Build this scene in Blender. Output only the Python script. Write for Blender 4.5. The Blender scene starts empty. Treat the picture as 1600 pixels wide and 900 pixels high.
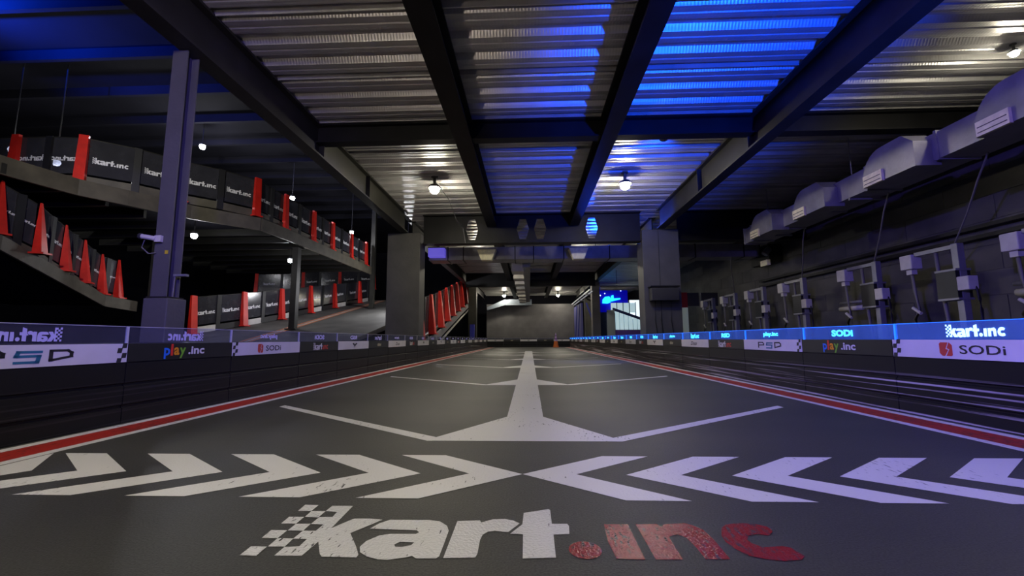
import bpy, bmesh, math, random
from mathutils import Matrix, Vector
random.seed(7)
SC = bpy.context.scene
COL = SC.collection

# ------------------------------------------------------------------ camera
cam_d = bpy.data.cameras.new('camera')
cam_d.lens = 670.0 / 1600.0 * 36.0
cam_d.sensor_width = 36.0
cam_d.clip_start = 0.02
cam = bpy.data.objects.new('camera', cam_d)
COL.objects.link(cam)
R_ = Vector((0.99918806, 0.03998228, -0.00496455))
U_ = Vector((0.00967376, -0.11846601, 0.99291098))
F_ = Vector((-0.03911071, 0.99215282, 0.11875660))
m = Matrix.Identity(4)
for i in range(3):
    m[i][0] = R_[i]; m[i][1] = U_[i]; m[i][2] = -F_[i]
m[2][3] = 0.55
cam.matrix_world = m
SC.camera = cam

# ------------------------------------------------------------------ world, exposure
w = bpy.data.worlds.new('hall_ambient')
SC.world = w
w.use_nodes = True
w.node_tree.nodes['Background'].inputs[0].default_value = (0.45, 0.47, 0.62, 1)
w.node_tree.nodes['Background'].inputs[1].default_value = 0.028
SC.view_settings.view_transform = 'Standard'
SC.view_settings.look = 'None'
SC.view_settings.gamma = 1.0
SC.view_settings.use_curve_mapping = False
SC.view_settings.exposure = 0.08

WARM = (1.0, 0.915, 0.72)
LAMP_E = 330.0
BLUE = (0.004, 0.06, 1.0)
VIOLET = (0.17, 0.12, 1.0)
WARMUP = (1.0, .84, .70)

# ------------------------------------------------------------------ materials
MATS = {}
def nodes(name):
    mt = bpy.data.materials.new(name); mt.use_nodes = True
    nt = mt.node_tree
    return mt, nt, nt.nodes['Principled BSDF']
def mat(name, col, rough=0.5, metal=0.0, var=0.0, scale=8.0, bump=0.0, bscale=60.0, emit=None, es=0.0, stretch=None, rvar=0.0, spec=.5):
    if name in MATS: return MATS[name]
    mt, nt, b = nodes(name)
    b.inputs['Base Color'].default_value = (*col, 1)
    b.inputs['Roughness'].default_value = rough
    b.inputs['Metallic'].default_value = metal
    b.inputs['Specular IOR Level'].default_value = spec
    tc = nt.nodes.new('ShaderNodeTexCoord')
    mp = nt.nodes.new('ShaderNodeMapping')
    nt.links.new(tc.outputs['Object'], mp.inputs[0])
    if stretch: mp.inputs['Scale'].default_value = stretch
    if var > 0 or rvar > 0:
        nz = nt.nodes.new('ShaderNodeTexNoise'); nz.inputs['Scale'].default_value = scale
        nz.inputs['Detail'].default_value = 6
        nt.links.new(mp.outputs[0], nz.inputs['Vector'])
        if var > 0:
            rp = nt.nodes.new('ShaderNodeValToRGB')
            rp.color_ramp.elements[0].position = 0.3; rp.color_ramp.elements[1].position = 0.7
            rp.color_ramp.elements[0].color = (*[c * (1 - var) for c in col], 1)
            rp.color_ramp.elements[1].color = (*[min(1, c * (1 + var)) for c in col], 1)
            nt.links.new(nz.outputs['Fac'], rp.inputs[0])
            nt.links.new(rp.outputs[0], b.inputs['Base Color'])
        if rvar > 0:
            mr = nt.nodes.new('ShaderNodeMapRange')
            mr.inputs['To Min'].default_value = rough - rvar; mr.inputs['To Max'].default_value = rough + rvar
            nt.links.new(nz.outputs['Fac'], mr.inputs[0]); nt.links.new(mr.outputs[0], b.inputs['Roughness'])
    if bump > 0:
        n2 = nt.nodes.new('ShaderNodeTexNoise'); n2.inputs['Scale'].default_value = bscale
        n2.inputs['Detail'].default_value = 3
        nt.links.new(mp.outputs[0], n2.inputs['Vector'])
        bp = nt.nodes.new('ShaderNodeBump'); bp.inputs['Strength'].default_value = bump
        bp.inputs['Distance'].default_value = 0.02
        nt.links.new(n2.outputs['Fac'], bp.inputs['Height']); nt.links.new(bp.outputs[0], b.inputs['Normal'])
    if emit:
        b.inputs['Emission Color'].default_value = (*emit, 1)
        b.inputs['Emission Strength'].default_value = es
    MATS[name] = mt
    return mt

def floor_mat():
    mt, nt, b = nodes('asphalt_track'); L = nt.links.new
    tc = nt.nodes.new('ShaderNodeTexCoord')
    big = nt.nodes.new('ShaderNodeTexNoise'); big.inputs['Scale'].default_value = 0.7; big.inputs['Detail'].default_value = 5
    mp = nt.nodes.new('ShaderNodeMapping'); mp.inputs['Scale'].default_value = (0.6, 1.6, 1)
    L(tc.outputs['Object'], mp.inputs[0]); L(mp.outputs[0], big.inputs['Vector'])
    fine = nt.nodes.new('ShaderNodeTexNoise'); fine.inputs['Scale'].default_value = 160; fine.inputs['Detail'].default_value = 2
    L(tc.outputs['Object'], fine.inputs['Vector'])
    r1 = nt.nodes.new('ShaderNodeValToRGB')
    r1.color_ramp.elements[0].position = .3; r1.color_ramp.elements[0].color = (.036, .036, .036, 1)
    r1.color_ramp.elements[1].position = .75; r1.color_ramp.elements[1].color = (.076, .075, .066, 1)  # patchy tone; its pale end also puts the olive floor sheen into colour
    L(big.outputs['Fac'], r1.inputs[0])
    mx = nt.nodes.new('ShaderNodeMixRGB'); mx.blend_type = 'MULTIPLY'; mx.inputs[0].default_value = 1
    r2 = nt.nodes.new('ShaderNodeValToRGB')
    r2.color_ramp.elements[0].position = .3; r2.color_ramp.elements[0].color = (.6, .6, .6, 1)
    r2.color_ramp.elements[1].position = .7; r2.color_ramp.elements[1].color = (1.3, 1.3, 1.3, 1)
    L(fine.outputs['Fac'], r2.inputs[0]); L(r1.outputs[0], mx.inputs[1]); L(r2.outputs[0], mx.inputs[2])
    L(mx.outputs[0], b.inputs['Base Color'])
    b.inputs['Roughness'].default_value = .52
    bp = nt.nodes.new('ShaderNodeBump'); bp.inputs['Strength'].default_value = .35; bp.inputs['Distance'].default_value = .004
    L(fine.outputs['Fac'], bp.inputs['Height']); L(bp.outputs[0], b.inputs['Normal'])
    return mt
def paint_mat(name, col, wear=(.07, .07, .07), amount=.66, rough=.4, bump=.5):
    mt, nt, b = nodes(name); L = nt.links.new
    geo = nt.nodes.new('ShaderNodeNewGeometry')
    n1 = nt.nodes.new('ShaderNodeTexNoise'); n1.inputs['Scale'].default_value = 90; n1.inputs['Detail'].default_value = 5
    n2 = nt.nodes.new('ShaderNodeTexNoise'); n2.inputs['Scale'].default_value = 2.2; n2.inputs['Detail'].default_value = 3
    mp = nt.nodes.new('ShaderNodeMapping'); mp.inputs['Rotation'].default_value = (0, 0, .5); mp.inputs['Scale'].default_value = (1, .25, 1)
    L(geo.outputs['Position'], mp.inputs[0]); L(mp.outputs[0], n1.inputs['Vector']); L(geo.outputs['Position'], n2.inputs['Vector'])
    ad = nt.nodes.new('ShaderNodeMath'); ad.operation = 'MULTIPLY_ADD'; ad.inputs[1].default_value = .5
    L(n2.outputs['Fac'], ad.inputs[0]); L(n1.outputs['Fac'], ad.inputs[2])
    rp = nt.nodes.new('ShaderNodeValToRGB')
    rp.color_ramp.elements[0].position = amount + .14; rp.color_ramp.elements[0].color = (*col, 1)
    rp.color_ramp.elements[1].position = amount + .28; rp.color_ramp.elements[1].color = (*wear, 1)
    L(ad.outputs[0], rp.inputs[0]); L(rp.outputs[0], b.inputs['Base Color'])
    b.inputs['Roughness'].default_value = rough
    n3 = nt.nodes.new('ShaderNodeTexNoise'); n3.inputs['Scale'].default_value = 120; n3.inputs['Detail'].default_value = 2
    L(geo.outputs['Position'], n3.inputs['Vector'])
    bp = nt.nodes.new('ShaderNodeBump'); bp.inputs['Strength'].default_value = bump; bp.inputs['Distance'].default_value = .004
    L(n3.outputs['Fac'], bp.inputs['Height']); L(bp.outputs[0], b.inputs['Normal'])
    return mt
def deck_mat():
    mt, nt, b = nodes('galvanised_deck'); L = nt.links.new
    b.inputs['Metallic'].default_value = .5
    geo = nt.nodes.new('ShaderNodeNewGeometry')
    nz = nt.nodes.new('ShaderNodeTexNoise'); nz.inputs['Scale'].default_value = 3; nz.inputs['Detail'].default_value = 5
    L(geo.outputs['Position'], nz.inputs['Vector'])
    rp = nt.nodes.new('ShaderNodeValToRGB')
    rp.color_ramp.elements[0].color = (.36, .36, .36, 1); rp.color_ramp.elements[1].color = (.62, .61, .59, 1)
    L(nz.outputs['Fac'], rp.inputs[0]); L(rp.outputs[0], b.inputs['Base Color'])
    b.inputs['Roughness'].default_value = .4
    # rows of pressed dimples running along the sheet
    mp = nt.nodes.new('ShaderNodeMapping'); mp.inputs['Scale'].default_value = (28, 28, 0)
    L(geo.outputs['Position'], mp.inputs[0])
    vo = nt.nodes.new('ShaderNodeTexVoronoi'); vo.inputs['Scale'].default_value = 1; vo.inputs['Randomness'].default_value = .05
    L(mp.outputs[0], vo.inputs['Vector'])
    bp = nt.nodes.new('ShaderNodeBump'); bp.inputs['Strength'].default_value = .35; bp.inputs['Distance'].default_value = .01
    L(vo.outputs['Distance'], bp.inputs['Height']); L(bp.outputs[0], b.inputs['Normal'])
    return mt
def scuff_mat(name, amount):
    mt, nt, b = nodes(name); L = nt.links.new
    geo = nt.nodes.new('ShaderNodeNewGeometry')
    mp = nt.nodes.new('ShaderNodeMapping'); mp.inputs['Scale'].default_value = (.01, .16, 26)
    L(geo.outputs['Position'], mp.inputs[0])
    nz = nt.nodes.new('ShaderNodeTexNoise'); nz.inputs['Scale'].default_value = 1.6; nz.inputs['Detail'].default_value = 5; nz.inputs['Roughness'].default_value = .55
    L(mp.outputs[0], nz.inputs['Vector'])
    sp = nt.nodes.new('ShaderNodeSeparateXYZ'); L(geo.outputs['Position'], sp.inputs[0])
    mr = nt.nodes.new('ShaderNodeMapRange'); mr.inputs['From Min'].default_value = .31; mr.inputs['From Max'].default_value = .24
    L(sp.outputs['Z'], mr.inputs[0])
    rp = nt.nodes.new('ShaderNodeValToRGB')
    rp.color_ramp.elements[0].position = .54; rp.color_ramp.elements[0].color = (0, 0, 0, 1)
    rp.color_ramp.elements[1].position = .66; rp.color_ramp.elements[1].color = (1, 1, 1, 1)
    L(nz.outputs['Fac'], rp.inputs[0])
    mu = nt.nodes.new('ShaderNodeMath'); mu.operation = 'MULTIPLY'
    L(rp.outputs[0], mu.inputs[0]); L(mr.outputs[0], mu.inputs[1])
    m2 = nt.nodes.new('ShaderNodeMath'); m2.operation = 'MULTIPLY'; m2.inputs[1].default_value = amount
    L(mu.outputs[0], m2.inputs[0])
    mx = nt.nodes.new('ShaderNodeMixRGB'); mx.inputs[1].default_value = (.009, .009, .011, 1); mx.inputs[2].default_value = (.50, .48, .50, 1)
    L(m2.outputs[0], mx.inputs[0]); L(mx.outputs[0], b.inputs['Base Color'])
    b.inputs['Roughness'].default_value = .5
    b.inputs['Specular IOR Level'].default_value = .25
    return mt
def acrylic_mat(name, tint, haze, glow=None, gs=0.0):
    mt, nt, b = nodes(name); L = nt.links.new
    tr = nt.nodes.new('ShaderNodeBsdfTransparent'); tr.inputs[0].default_value = (*tint, 1)
    mx = nt.nodes.new('ShaderNodeMixShader')
    b.inputs['Base Color'].default_value = (*[c*.45 for c in tint], 1); b.inputs['Roughness'].default_value = .15
    geo = nt.nodes.new('ShaderNodeNewGeometry')
    nz = nt.nodes.new('ShaderNodeTexNoise'); nz.inputs['Scale'].default_value = 5; nz.inputs['Detail'].default_value = 5
    L(geo.outputs['Position'], nz.inputs['Vector'])
    mr = nt.nodes.new('ShaderNodeMapRange'); mr.inputs['To Min'].default_value = haze * .6; mr.inputs['To Max'].default_value = haze * 1.4
    L(nz.outputs['Fac'], mr.inputs[0]); L(mr.outputs[0], mx.inputs[0])
    if glow:
        b.inputs['Emission Color'].default_value = (*glow, 1); b.inputs['Emission Strength'].default_value = gs
    out = nt.nodes['Material Output']
    L(tr.outputs[0], mx.inputs[1]); L(b.outputs[0], mx.inputs[2]); L(mx.outputs[0], out.inputs[0])
    return mt

ASPH = floor_mat()
P_WHITE = paint_mat('white_track_paint', (.84, .83, .83), amount=.78)
P_RED = paint_mat('red_track_paint', (.50, .03, .022), wear=(.07, .03, .03))
P_RED_GLOSS = paint_mat('red_logo_paint', (.30, .02, .02), wear=(.10, .05, .05), rough=.27, bump=.55)
P_WHITE_GLOSS = paint_mat('white_logo_paint', (.78, .78, .79), rough=.24, bump=.9, amount=.78)
DECK = deck_mat()
BLACKSTEEL = mat('black_painted_steel', (.009, .009, .010), .5, 0, .3, 3, .05, 40, spec=.22)
GREYSTEEL = mat('dark_grey_steel', (.02, .0195, .016), .5, 0, .25, 3, .05, 40, spec=.25)
COLPAINT = mat('grey_column_paint', (.08, .078, .076), .6, 0, .15, 2.5, .15, 25)
WALLGREY = mat('grey_wall_paint', (.13, .125, .13), .7, 0, .18, 1.5, .1, 20)
WALLDARK = mat('dark_block_wall', (.075, .072, .066), .75, 0, .25, 2, .2, 18)
VOID = mat('black_wall_paint', (.008, .008, .012), .9, 0, .2, 1.0, spec=.1)
CONC = mat('concrete_slab', (.12, .115, .105), .8, 0, .25, 2, .2, 15)
EDGE = mat('olive_steel_edge', (.075, .066, .045), .6, 0, .3, 3, .1, 25)
RAMPTOP = mat('ramp_asphalt', (.11, .108, .10), .75, 0, .3, 1.2, .2, 80)
DUCT = mat('galvanised_duct', (.27, .265, .28), .42, .3, .2, 4, .12, 30, rvar=.08)
GRILLE = mat('lamplit_outlet', (.86, .80, .52), .5, 0, .15, 12)  # yellow-white lamp light on the outlets is put into this base colour
PLASTIC = scuff_mat('black_barrier_plastic', .05)
PLASTIC_S = scuff_mat('scuffed_barrier_plastic', 1.0)
PWHITE = mat('white_sponsor_board', (.70, .69, .70), .45, 0, .06, 4)
PBLACK = mat('black_sponsor_board', (.012, .012, .014), .42, 0, .2, 4)
INK = mat('black_ink', (.02, .02, .025), .5)
INKRED = mat('red_ink', (.55, .05, .04), .5)
INKBLUE = mat('teal_ink', (.02, .16, .26), .5)
INKWHITE = mat('white_ink', (.72, .72, .74), .5)
C_BLUE = mat('ink_blue', (.01, .17, .75), .5)
C_RED = mat('ink_scarlet', (.70, .03, .02), .5)
C_ORANGE = mat('ink_orange', (.80, .32, .01), .5)
C_GREEN = mat('ink_green', (.18, .48, .03), .5)
GLASS_L = acrylic_mat('clear_acrylic', (.82, .84, .95), .08)
GLASS_R = acrylic_mat('blue_edge_lit_acrylic', (.55, .75, 1.0), .34, (0.0, .10, .75), .42)
ETCH_R = mat('lit_cyan_etching', (.2, .7, 1), .4, emit=(.03, .42, 1.0), es=2.6)
ETCH_R0 = mat('lit_white_etching', (.6, .8, 1), .4, emit=(.28, .5, 1.0), es=2.4)
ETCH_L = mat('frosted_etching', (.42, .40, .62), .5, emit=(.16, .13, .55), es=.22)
STRIP_R = mat('blue_led_edge', (.1, .3, 1), .4, emit=(.0, .17, 1.0), es=1.2)
CLIP = mat('pale_acrylic_joint', (.5, .5, .56), .4)
SCREEN = acrylic_mat('smoked_fence_panel', (.30, .31, .36), .72)
SCREEN_MAT = bpy.data.materials['smoked_fence_panel']
SCREEN_MAT.node_tree.nodes['Principled BSDF'].inputs['Base Color'].default_value = (.045, .045, .055, 1)
REDPAD = mat('red_plastic_pad', (.62, .02, .012), .42, 0, .15, 5)
BLKPOST = mat('black_rubber_post', (.01, .01, .012), .5)
KERBW = mat('white_kerb_board', (.58, .56, .52), .55, 0, .15, 4)
KERBD = mat('black_kerb_board', (.02, .02, .02), .55)
ORANGE = mat('orange_stripe', (.70, .26, .12), .6, 0, .2, 4)
GLOBE = mat('lamp_globe', (1, 1, 1), .3, emit=WARM, es=LAMP_E)
GLOBE_B = mat('bright_lamp_globe', (1, 1, 1), .3, emit=WARM, es=820)
GLOBE_D = mat('dim_lamp_globe', (1, 1, 1), .3, emit=WARM, es=520)
GLOBE_F = mat('cool_lamp_globe', (1, 1, 1), .3, emit=(.92, .95, 1.0), es=60)
CAN = mat('lamp_housing', (.05, .05, .05), .4, .3)
LENS_B = mat('blue_lamp_lens', (.1, .2, 1), .3, emit=(.05, .2, 1), es=12)
WHITEPL = mat('white_plastic_box', (.56, .54, .46), .45, 0, .08, 8)
CABLE = mat('grey_cable', (.16, .15, .14), .6)
CABLEB = mat('black_cable', (.012, .012, .012), .6)
STEEL = mat('zinc_steel', (.26, .26, .27), .42, .4, .15, 5)
PALE = mat('pale_sheet_metal', (.24, .28, .34), .5, .1, .08, 4)
LITPANE = mat('lit_window_pane', (.9, .95, 1), .4, emit=(.80, .92, 1.0), es=1.0)
LITSLAT = mat('lit_frosted_slat', (.8, .9, .95), .4, emit=(.55, .78, .86), es=.55)
NEON = mat('cyan_neon', (.1, .6, 1), .4, emit=(.01, .42, 1.0), es=2.2)
NEONW = mat('white_neon', (.7, .8, 1), .4, emit=(.4, .55, 1.0), es=3)
BLUEWALL = mat('blue_painted_panel', (.02, .03, .16), .5)
PURPLE = mat('purple_panel', (.20, .10, .50), .5)
BLUESTRIP = mat('blue_strip', (.03, .04, .30), .7)

# ------------------------------------------------------------------ mesh helpers
class MB:
    def __init__(s): s.v = []; s.f = []
    def poly(s, pts):
        b = len(s.v); s.v += [tuple(p) for p in pts]; s.f.append(tuple(range(b, b + len(pts)))); return s
    def box(s, x0, x1, y0, y1, z0, z1):
        b = len(s.v)
        s.v += [(x0,y0,z0),(x1,y0,z0),(x1,y1,z0),(x0,y1,z0),(x0,y0,z1),(x1,y0,z1),(x1,y1,z1),(x0,y1,z1)]
        for q in ((0,3,2,1),(4,5,6,7),(0,1,5,4),(1,2,6,5),(2,3,7,6),(3,0,4,7)): s.f.append(tuple(b+i for i in q))
        return s
    def hexa(s, lo, hi):                       # two quads joined
        b = len(s.v); s.v += [tuple(p) for p in lo] + [tuple(p) for p in hi]
        n = len(lo)
        s.f.append(tuple(b+i for i in reversed(range(n)))); s.f.append(tuple(b+n+i for i in range(n)))
        for i in range(n):
            j = (i+1) % n; s.f.append((b+i, b+j, b+n+j, b+n+i))
        return s
    def tube(s, pts, r, n=8):
        pts = [Vector(p) for p in pts]
        rings = []
        for i, p in enumerate(pts):
            t = (pts[min(i+1, len(pts)-1)] - pts[max(i-1, 0)]).normalized()
            a = t.cross(Vector((0,0,1)))
            if a.length < 1e-3: a = Vector((1,0,0))
            a.normalize(); c = t.cross(a)
            rr = r[i] if isinstance(r, (list, tuple)) else r
            b = len(s.v)
            for k in range(n):
                u = 2*math.pi*k/n; s.v.append(tuple(p + a*math.cos(u)*rr + c*math.sin(u)*rr))
            rings.append(b)
        for b0, b1 in zip(rings, rings[1:]):
            for k in range(n): s.f.append((b0+k, b0+(k+1)%n, b1+(k+1)%n, b1+k))
        s.f.append(tuple(rings[0]+k for k in reversed(range(n)))); s.f.append(tuple(rings[-1]+k for k in range(n)))
        return s
    def lathe(s, prof, n=20, c=(0,0,0)):
        rings = []
        for r, z in prof:
            b = len(s.v); rings.append(b)
            for k in range(n):
                u = 2*math.pi*k/n; s.v.append((c[0]+r*math.cos(u), c[1]+r*math.sin(u), c[2]+z))
        for b0, b1 in zip(rings, rings[1:]):
            for k in range(n): s.f.append((b0+k, b0+(k+1)%n, b1+(k+1)%n, b1+k))
        s.f.append(tuple(rings[0]+k for k in reversed(range(n)))); s.f.append(tuple(rings[-1]+k for k in range(n)))
        return s
    def mesh(s, name, smooth=False):
        me = bpy.data.meshes.new(name); me.from_pydata(s.v, [], s.f); me.update()
        bm = bmesh.new(); bm.from_mesh(me); bmesh.ops.recalc_face_normals(bm, faces=bm.faces); bm.to_mesh(me); bm.free()
        if smooth:
            for p in me.polygons: p.use_smooth = True
        return me
    def build(s, name, mt, parent=None, smooth=False, bevel=0.0):
        return link(name, s.mesh(name, smooth), mt, parent, bevel)
def link(name, me, mt, parent=None, bevel=0.0):
    o = bpy.data.objects.new(name, me); COL.objects.link(o)
    if mt and not me.materials: me.materials.append(mt)
    if parent: o.parent = parent
    if bevel:
        bv = o.modifiers.new('bevel', 'BEVEL'); bv.width = bevel; bv.segments = 2; bv.limit_method = 'ANGLE'
    return o
def tag(o, label, cat, group=None):
    o['label'] = label; o['category'] = cat
    if group: o['group'] = group
    return o
def thing(name, label, cat, loc=(0,0,0), rz=0.0, group=None):
    o = bpy.data.objects.new(name, None); COL.objects.link(o)
    o.empty_display_size = .1
    o.location = loc; o.rotation_euler = (0,0,rz)
    return tag(o, label, cat, group)
def struct(o): o['kind'] = 'structure'; return o

def flat_shape(name, loops):                   # filled 2-D outline(s), holes allowed
    cu = bpy.data.curves.new(name, 'CURVE'); cu.dimensions = '2D'; cu.fill_mode = 'BOTH'
    for lp in loops:
        sp = cu.splines.new('POLY'); sp.points.add(len(lp)-1)
        for p, q in zip(sp.points, lp): p.co = (q[0], q[1], 0, 1)
        sp.use_cyclic_u = True
    o = bpy.data.objects.new(name, cu)
    me = bpy.data.meshes.new_from_object(o); me.name = name
    bpy.data.objects.remove(o); bpy.data.curves.remove(cu)
    return me
_tx = {}
def text_mesh(s, wd, ht, bold=.02, shear=0.0, mt=None):   # centred flat lettering
    key = (s, wd, ht, bold, shear, mt.name if mt else '')
    if key in _tx: return _tx[key]
    cu = bpy.data.curves.new('lettering', 'FONT'); cu.body = s; cu.size = 1; cu.offset = bold; cu.shear = shear; cu.resolution_u = 3
    o = bpy.data.objects.new('lettering', cu)
    me = bpy.data.meshes.new_from_object(o); bpy.data.objects.remove(o); bpy.data.curves.remove(cu)
    fit(me, wd, ht)
    if mt: me.materials.append(mt)
    _tx[key] = me
    return me
def fit(me, wd, ht):
    xs = [v.co.x for v in me.vertices]; ys = [v.co.y for v in me.vertices]
    x0, x1, y0, y1 = min(xs), max(xs), min(ys), max(ys)
    for v in me.vertices:
        v.co.x = ((v.co.x-x0)/(x1-x0)-.5)*wd; v.co.y = ((v.co.y-y0)/(y1-y0)-.5)*ht; v.co.z = 0
def frame_mtx(o, xdir, ydir=(0,0,1)):
    x = Vector(xdir).normalized(); y = Vector(ydir); y = (y - x*y.dot(x)).normalized(); z = x.cross(y)
    mm = Matrix.Identity(4)
    for i in range(3): mm[i][0] = x[i]; mm[i][1] = y[i]; mm[i][2] = z[i]; mm[i][3] = o[i]
    return mm

# traced logo outline, metres on the ground, baseline y=0
LG_CHECK = [[(-0.718,0.338),(-0.671,0.337),(-0.67,0.287),(-0.714,0.286)],[(-0.67,0.287),(-0.623,0.287),(-0.623,0.237),(-0.667,0.24)],[(-0.717,0.24),(-0.669,0.24),(-0.668,0.19),(-0.714,0.191)],[(-0.668,0.19),(-0.623,0.192),(-0.621,0.144),(-0.667,0.145)],[(-0.717,0.146),(-0.669,0.145),(-0.668,0.095),(-0.714,0.096)],[(-0.668,0.095),(-0.623,0.095),(-0.62,0.048),(-0.666,0.048)],[(-0.712,0.047),(-0.668,0.047),(-0.666,-0.002),(-0.711,-0.001)]]
LG = {
'k': [[(-0.622,0.331),(-0.552,0.332),(-0.547,0.162),(-0.511,0.226),(-0.505,0.232),(-0.459,0.233),(-0.416,0.226),(-0.477,0.132),(-0.428,0.053),(-0.405,0.011),(-0.405,-0.003),(-0.495,-0.002),(-0.507,0.012),(-0.544,0.079),(-0.549,0.001),(-0.62,0.0),(-0.62,0.046),(-0.582,0.051),(-0.583,0.094),(-0.623,0.094),(-0.622,0.144),(-0.584,0.144),(-0.582,0.187),(-0.622,0.19),(-0.621,0.24),(-0.58,0.242),(-0.583,0.281),(-0.623,0.287)]],
'a': [[(-0.432,0.163),(-0.417,0.199),(-0.392,0.227),(-0.271,0.228),(-0.236,0.218),(-0.209,0.188),(-0.198,0.156),(-0.196,0.078),(-0.195,0.009),(-0.201,-0.002),(-0.251,-0.004),(-0.265,0.009),(-0.281,0.0),(-0.322,-0.013),(-0.347,-0.011),(-0.38,0.002),(-0.406,0.024),(-0.418,0.053),(-0.413,0.086),(-0.389,0.12),(-0.361,0.131),(-0.288,0.133),(-0.281,0.143),(-0.291,0.156),(-0.36,0.159)],[(-0.33,0.067),(-0.319,0.084),(-0.279,0.082),(-0.283,0.066),(-0.306,0.055),(-0.323,0.056)]],
'r': [[(-0.184,0.222),(-0.116,0.23),(-0.11,0.214),(-0.078,0.238),(-0.041,0.242),(-0.016,0.233),(0.006,0.211),(-0.026,0.152),(-0.041,0.154),(-0.064,0.159),(-0.084,0.153),(-0.097,0.133),(-0.101,0.101),(-0.099,0.027),(-0.102,0.005),(-0.183,0.0)]],
't': [[(0.017,0.29),(0.098,0.322),(0.102,0.314),(0.102,0.211),(0.148,0.212),(0.152,0.197),(0.148,0.145),(0.103,0.139),(0.102,0.011),(0.018,0.004),(0.017,0.139),(-0.02,0.141),(0.014,0.205)]],
'dot': [[(0.181+.043*math.cos(u*.3142), 0.053+.047*math.sin(u*.3142)) for u in range(20)]],
'i': [[(0.257,0.212),(0.328,0.214),(0.325,0.007),(0.254,0.01),(0.249,0.105)]],
'n': [[(0.351,0.214),(0.414,0.219),(0.421,0.2),(0.435,0.217),(0.499,0.227),(0.515,0.215),(0.536,0.183),(0.541,0.123),(0.537,0.016),(0.476,0.014),(0.475,0.076),(0.47,0.131),(0.454,0.15),(0.44,0.146),(0.423,0.133),(0.419,0.011),(0.351,0.009)]],
'c': [[(0.594,0.196),(0.617,0.221),(0.663,0.231),(0.707,0.226),(0.738,0.203),(0.729,0.177),(0.705,0.151),(0.678,0.159),(0.649,0.15),(0.632,0.125),(0.633,0.105),(0.651,0.081),(0.675,0.084),(0.706,0.09),(0.723,0.081),(0.732,0.037),(0.713,0.019),(0.665,0.011),(0.627,0.019),(0.592,0.035),(0.575,0.069),(0.567,0.108),(0.572,0.145)]]}
_lg = {}
def logo_mesh(wd, ht, mt, part='all'):
    key = (wd, ht, mt.name, part)
    if key in _lg: return _lg[key]
    loops = []
    if part in ('all', 'white'):
        loops += LG_CHECK
        for c in 'kart': loops += LG[c]
    if part in ('all', 'red'):
        for c in ('dot', 'i', 'n', 'c'): loops += LG[c]
    me = flat_shape('kart_logo', loops)
    sx = wd / 1.456; sy = ht / .351
    for v in me.vertices:
        v.co.x = (v.co.x - .010) * sx; v.co.y = (v.co.y - .1625) * sy; v.co.z = 0
    me.materials.append(mt); _lg[key] = me
    return me
def strokes(lines, wdt):                        # square-ended strokes as one flat mesh
    mb = MB()
    for ln in lines:
        for (x0, y0), (x1, y1) in zip(ln, ln[1:]):
            d = Vector((x1-x0, y1-y0)); d.normalize(); n = Vector((-d.y, d.x)) * wdt/2; e = d * wdt/2
            mb.poly([(x0-n.x-e.x, y0-n.y-e.y, 0), (x1-n.x+e.x, y1-n.y+e.y, 0), (x1+n.x+e.x, y1+n.y+e.y, 0), (x0+n.x-e.x, y0+n.y-e.y, 0)])
    return mb

# ================================================================== SETTING
floor = struct(MB().box(-24, 9.5, -6, 36, -.12, 0).build('floor', ASPH))
def on_floor(name, me, mt, x=0, y=0, z=.0015):
    o = link(name, me, mt, floor); o.location = (x, y, z); return o
def ground_poly(name, polys, mt, z=.0015):
    mb = MB()
    for p in polys: mb.poly([(a, b, 0) for a, b in p])
    return on_floor(name, mb.mesh(name), mt, z=z)
# edge stripes
for s in (-1, 1):
    a, b, c, d = 2.37, 2.435, 2.64, 2.71
    ground_poly('red_edge_stripe', [[(s*b, -2), (s*c, -2), (s*c, 29.5), (s*b, 29.5)]], P_RED)
    ground_poly('white_edge_line', [[(s*a, -2), (s*b, -2), (s*b, 29.5), (s*a, 29.5)]], P_WHITE)
    ground_poly('white_edge_line', [[(s*c, -2), (s*d, -2), (s*d, 29.5), (s*c, 29.5)]], P_WHITE)
# chevrons
for s in (-1, 1):
    for k in range(6):
        t = -.033 + s*.421*k
        pts = [(t+s*.583, 2.115), (t+s*.370, 2.115), (t, 1.835), (t+s*.358, 1.555), (t+s*.580, 1.555), (t+s*.220, 1.838)]
        pts2 = [(max(-2.36, min(2.36, x)), y) for x, y in pts]     # the outer ones are cut by the edge line
        ground_poly('chevron_marking', [pts2], P_WHITE)
# grid boxes
sx = -.035
for y in (2.41, 5.27, 8.45, 11.7, 14.9, 18.1):
    ground_poly('grid_arrow', [[(sx-.53, y), (sx+.53, y), (sx+.53, y+.03), (sx+.127, y+.74), (sx-.127, y+.74), (sx-.53, y+.03)]], P_WHITE)
    for s in (-1, 1):
        ground_poly('grid_wing', [[(sx+s*.50, y-.005), (sx+s*.53, y-.005), (sx+s*2.05, y+1.17), (sx+s*2.05, y+1.255), (sx+s*.50, y+.085)]], P_WHITE, z=.0022)
ground_poly('centre_line', [[(sx-.127, 2.6), (sx+.127, 2.6), (sx+.16, 20), (sx-.16, 20)]], P_WHITE, z=.0028)
# floor logo, one object for each letter
LX, LY = -.04, 1.15
for c in LG_CHECK:
    on_floor('logo_check', flat_shape('logo_check', [c]), P_WHITE_GLOSS, LX, LY)
for c, lp in LG.items():
    on_floor('logo_dot' if c == 'dot' else 'logo_letter', flat_shape('logo_letter', lp), P_WHITE_GLOSS if c in 'kart' else P_RED_GLOSS, LX, LY)

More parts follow.
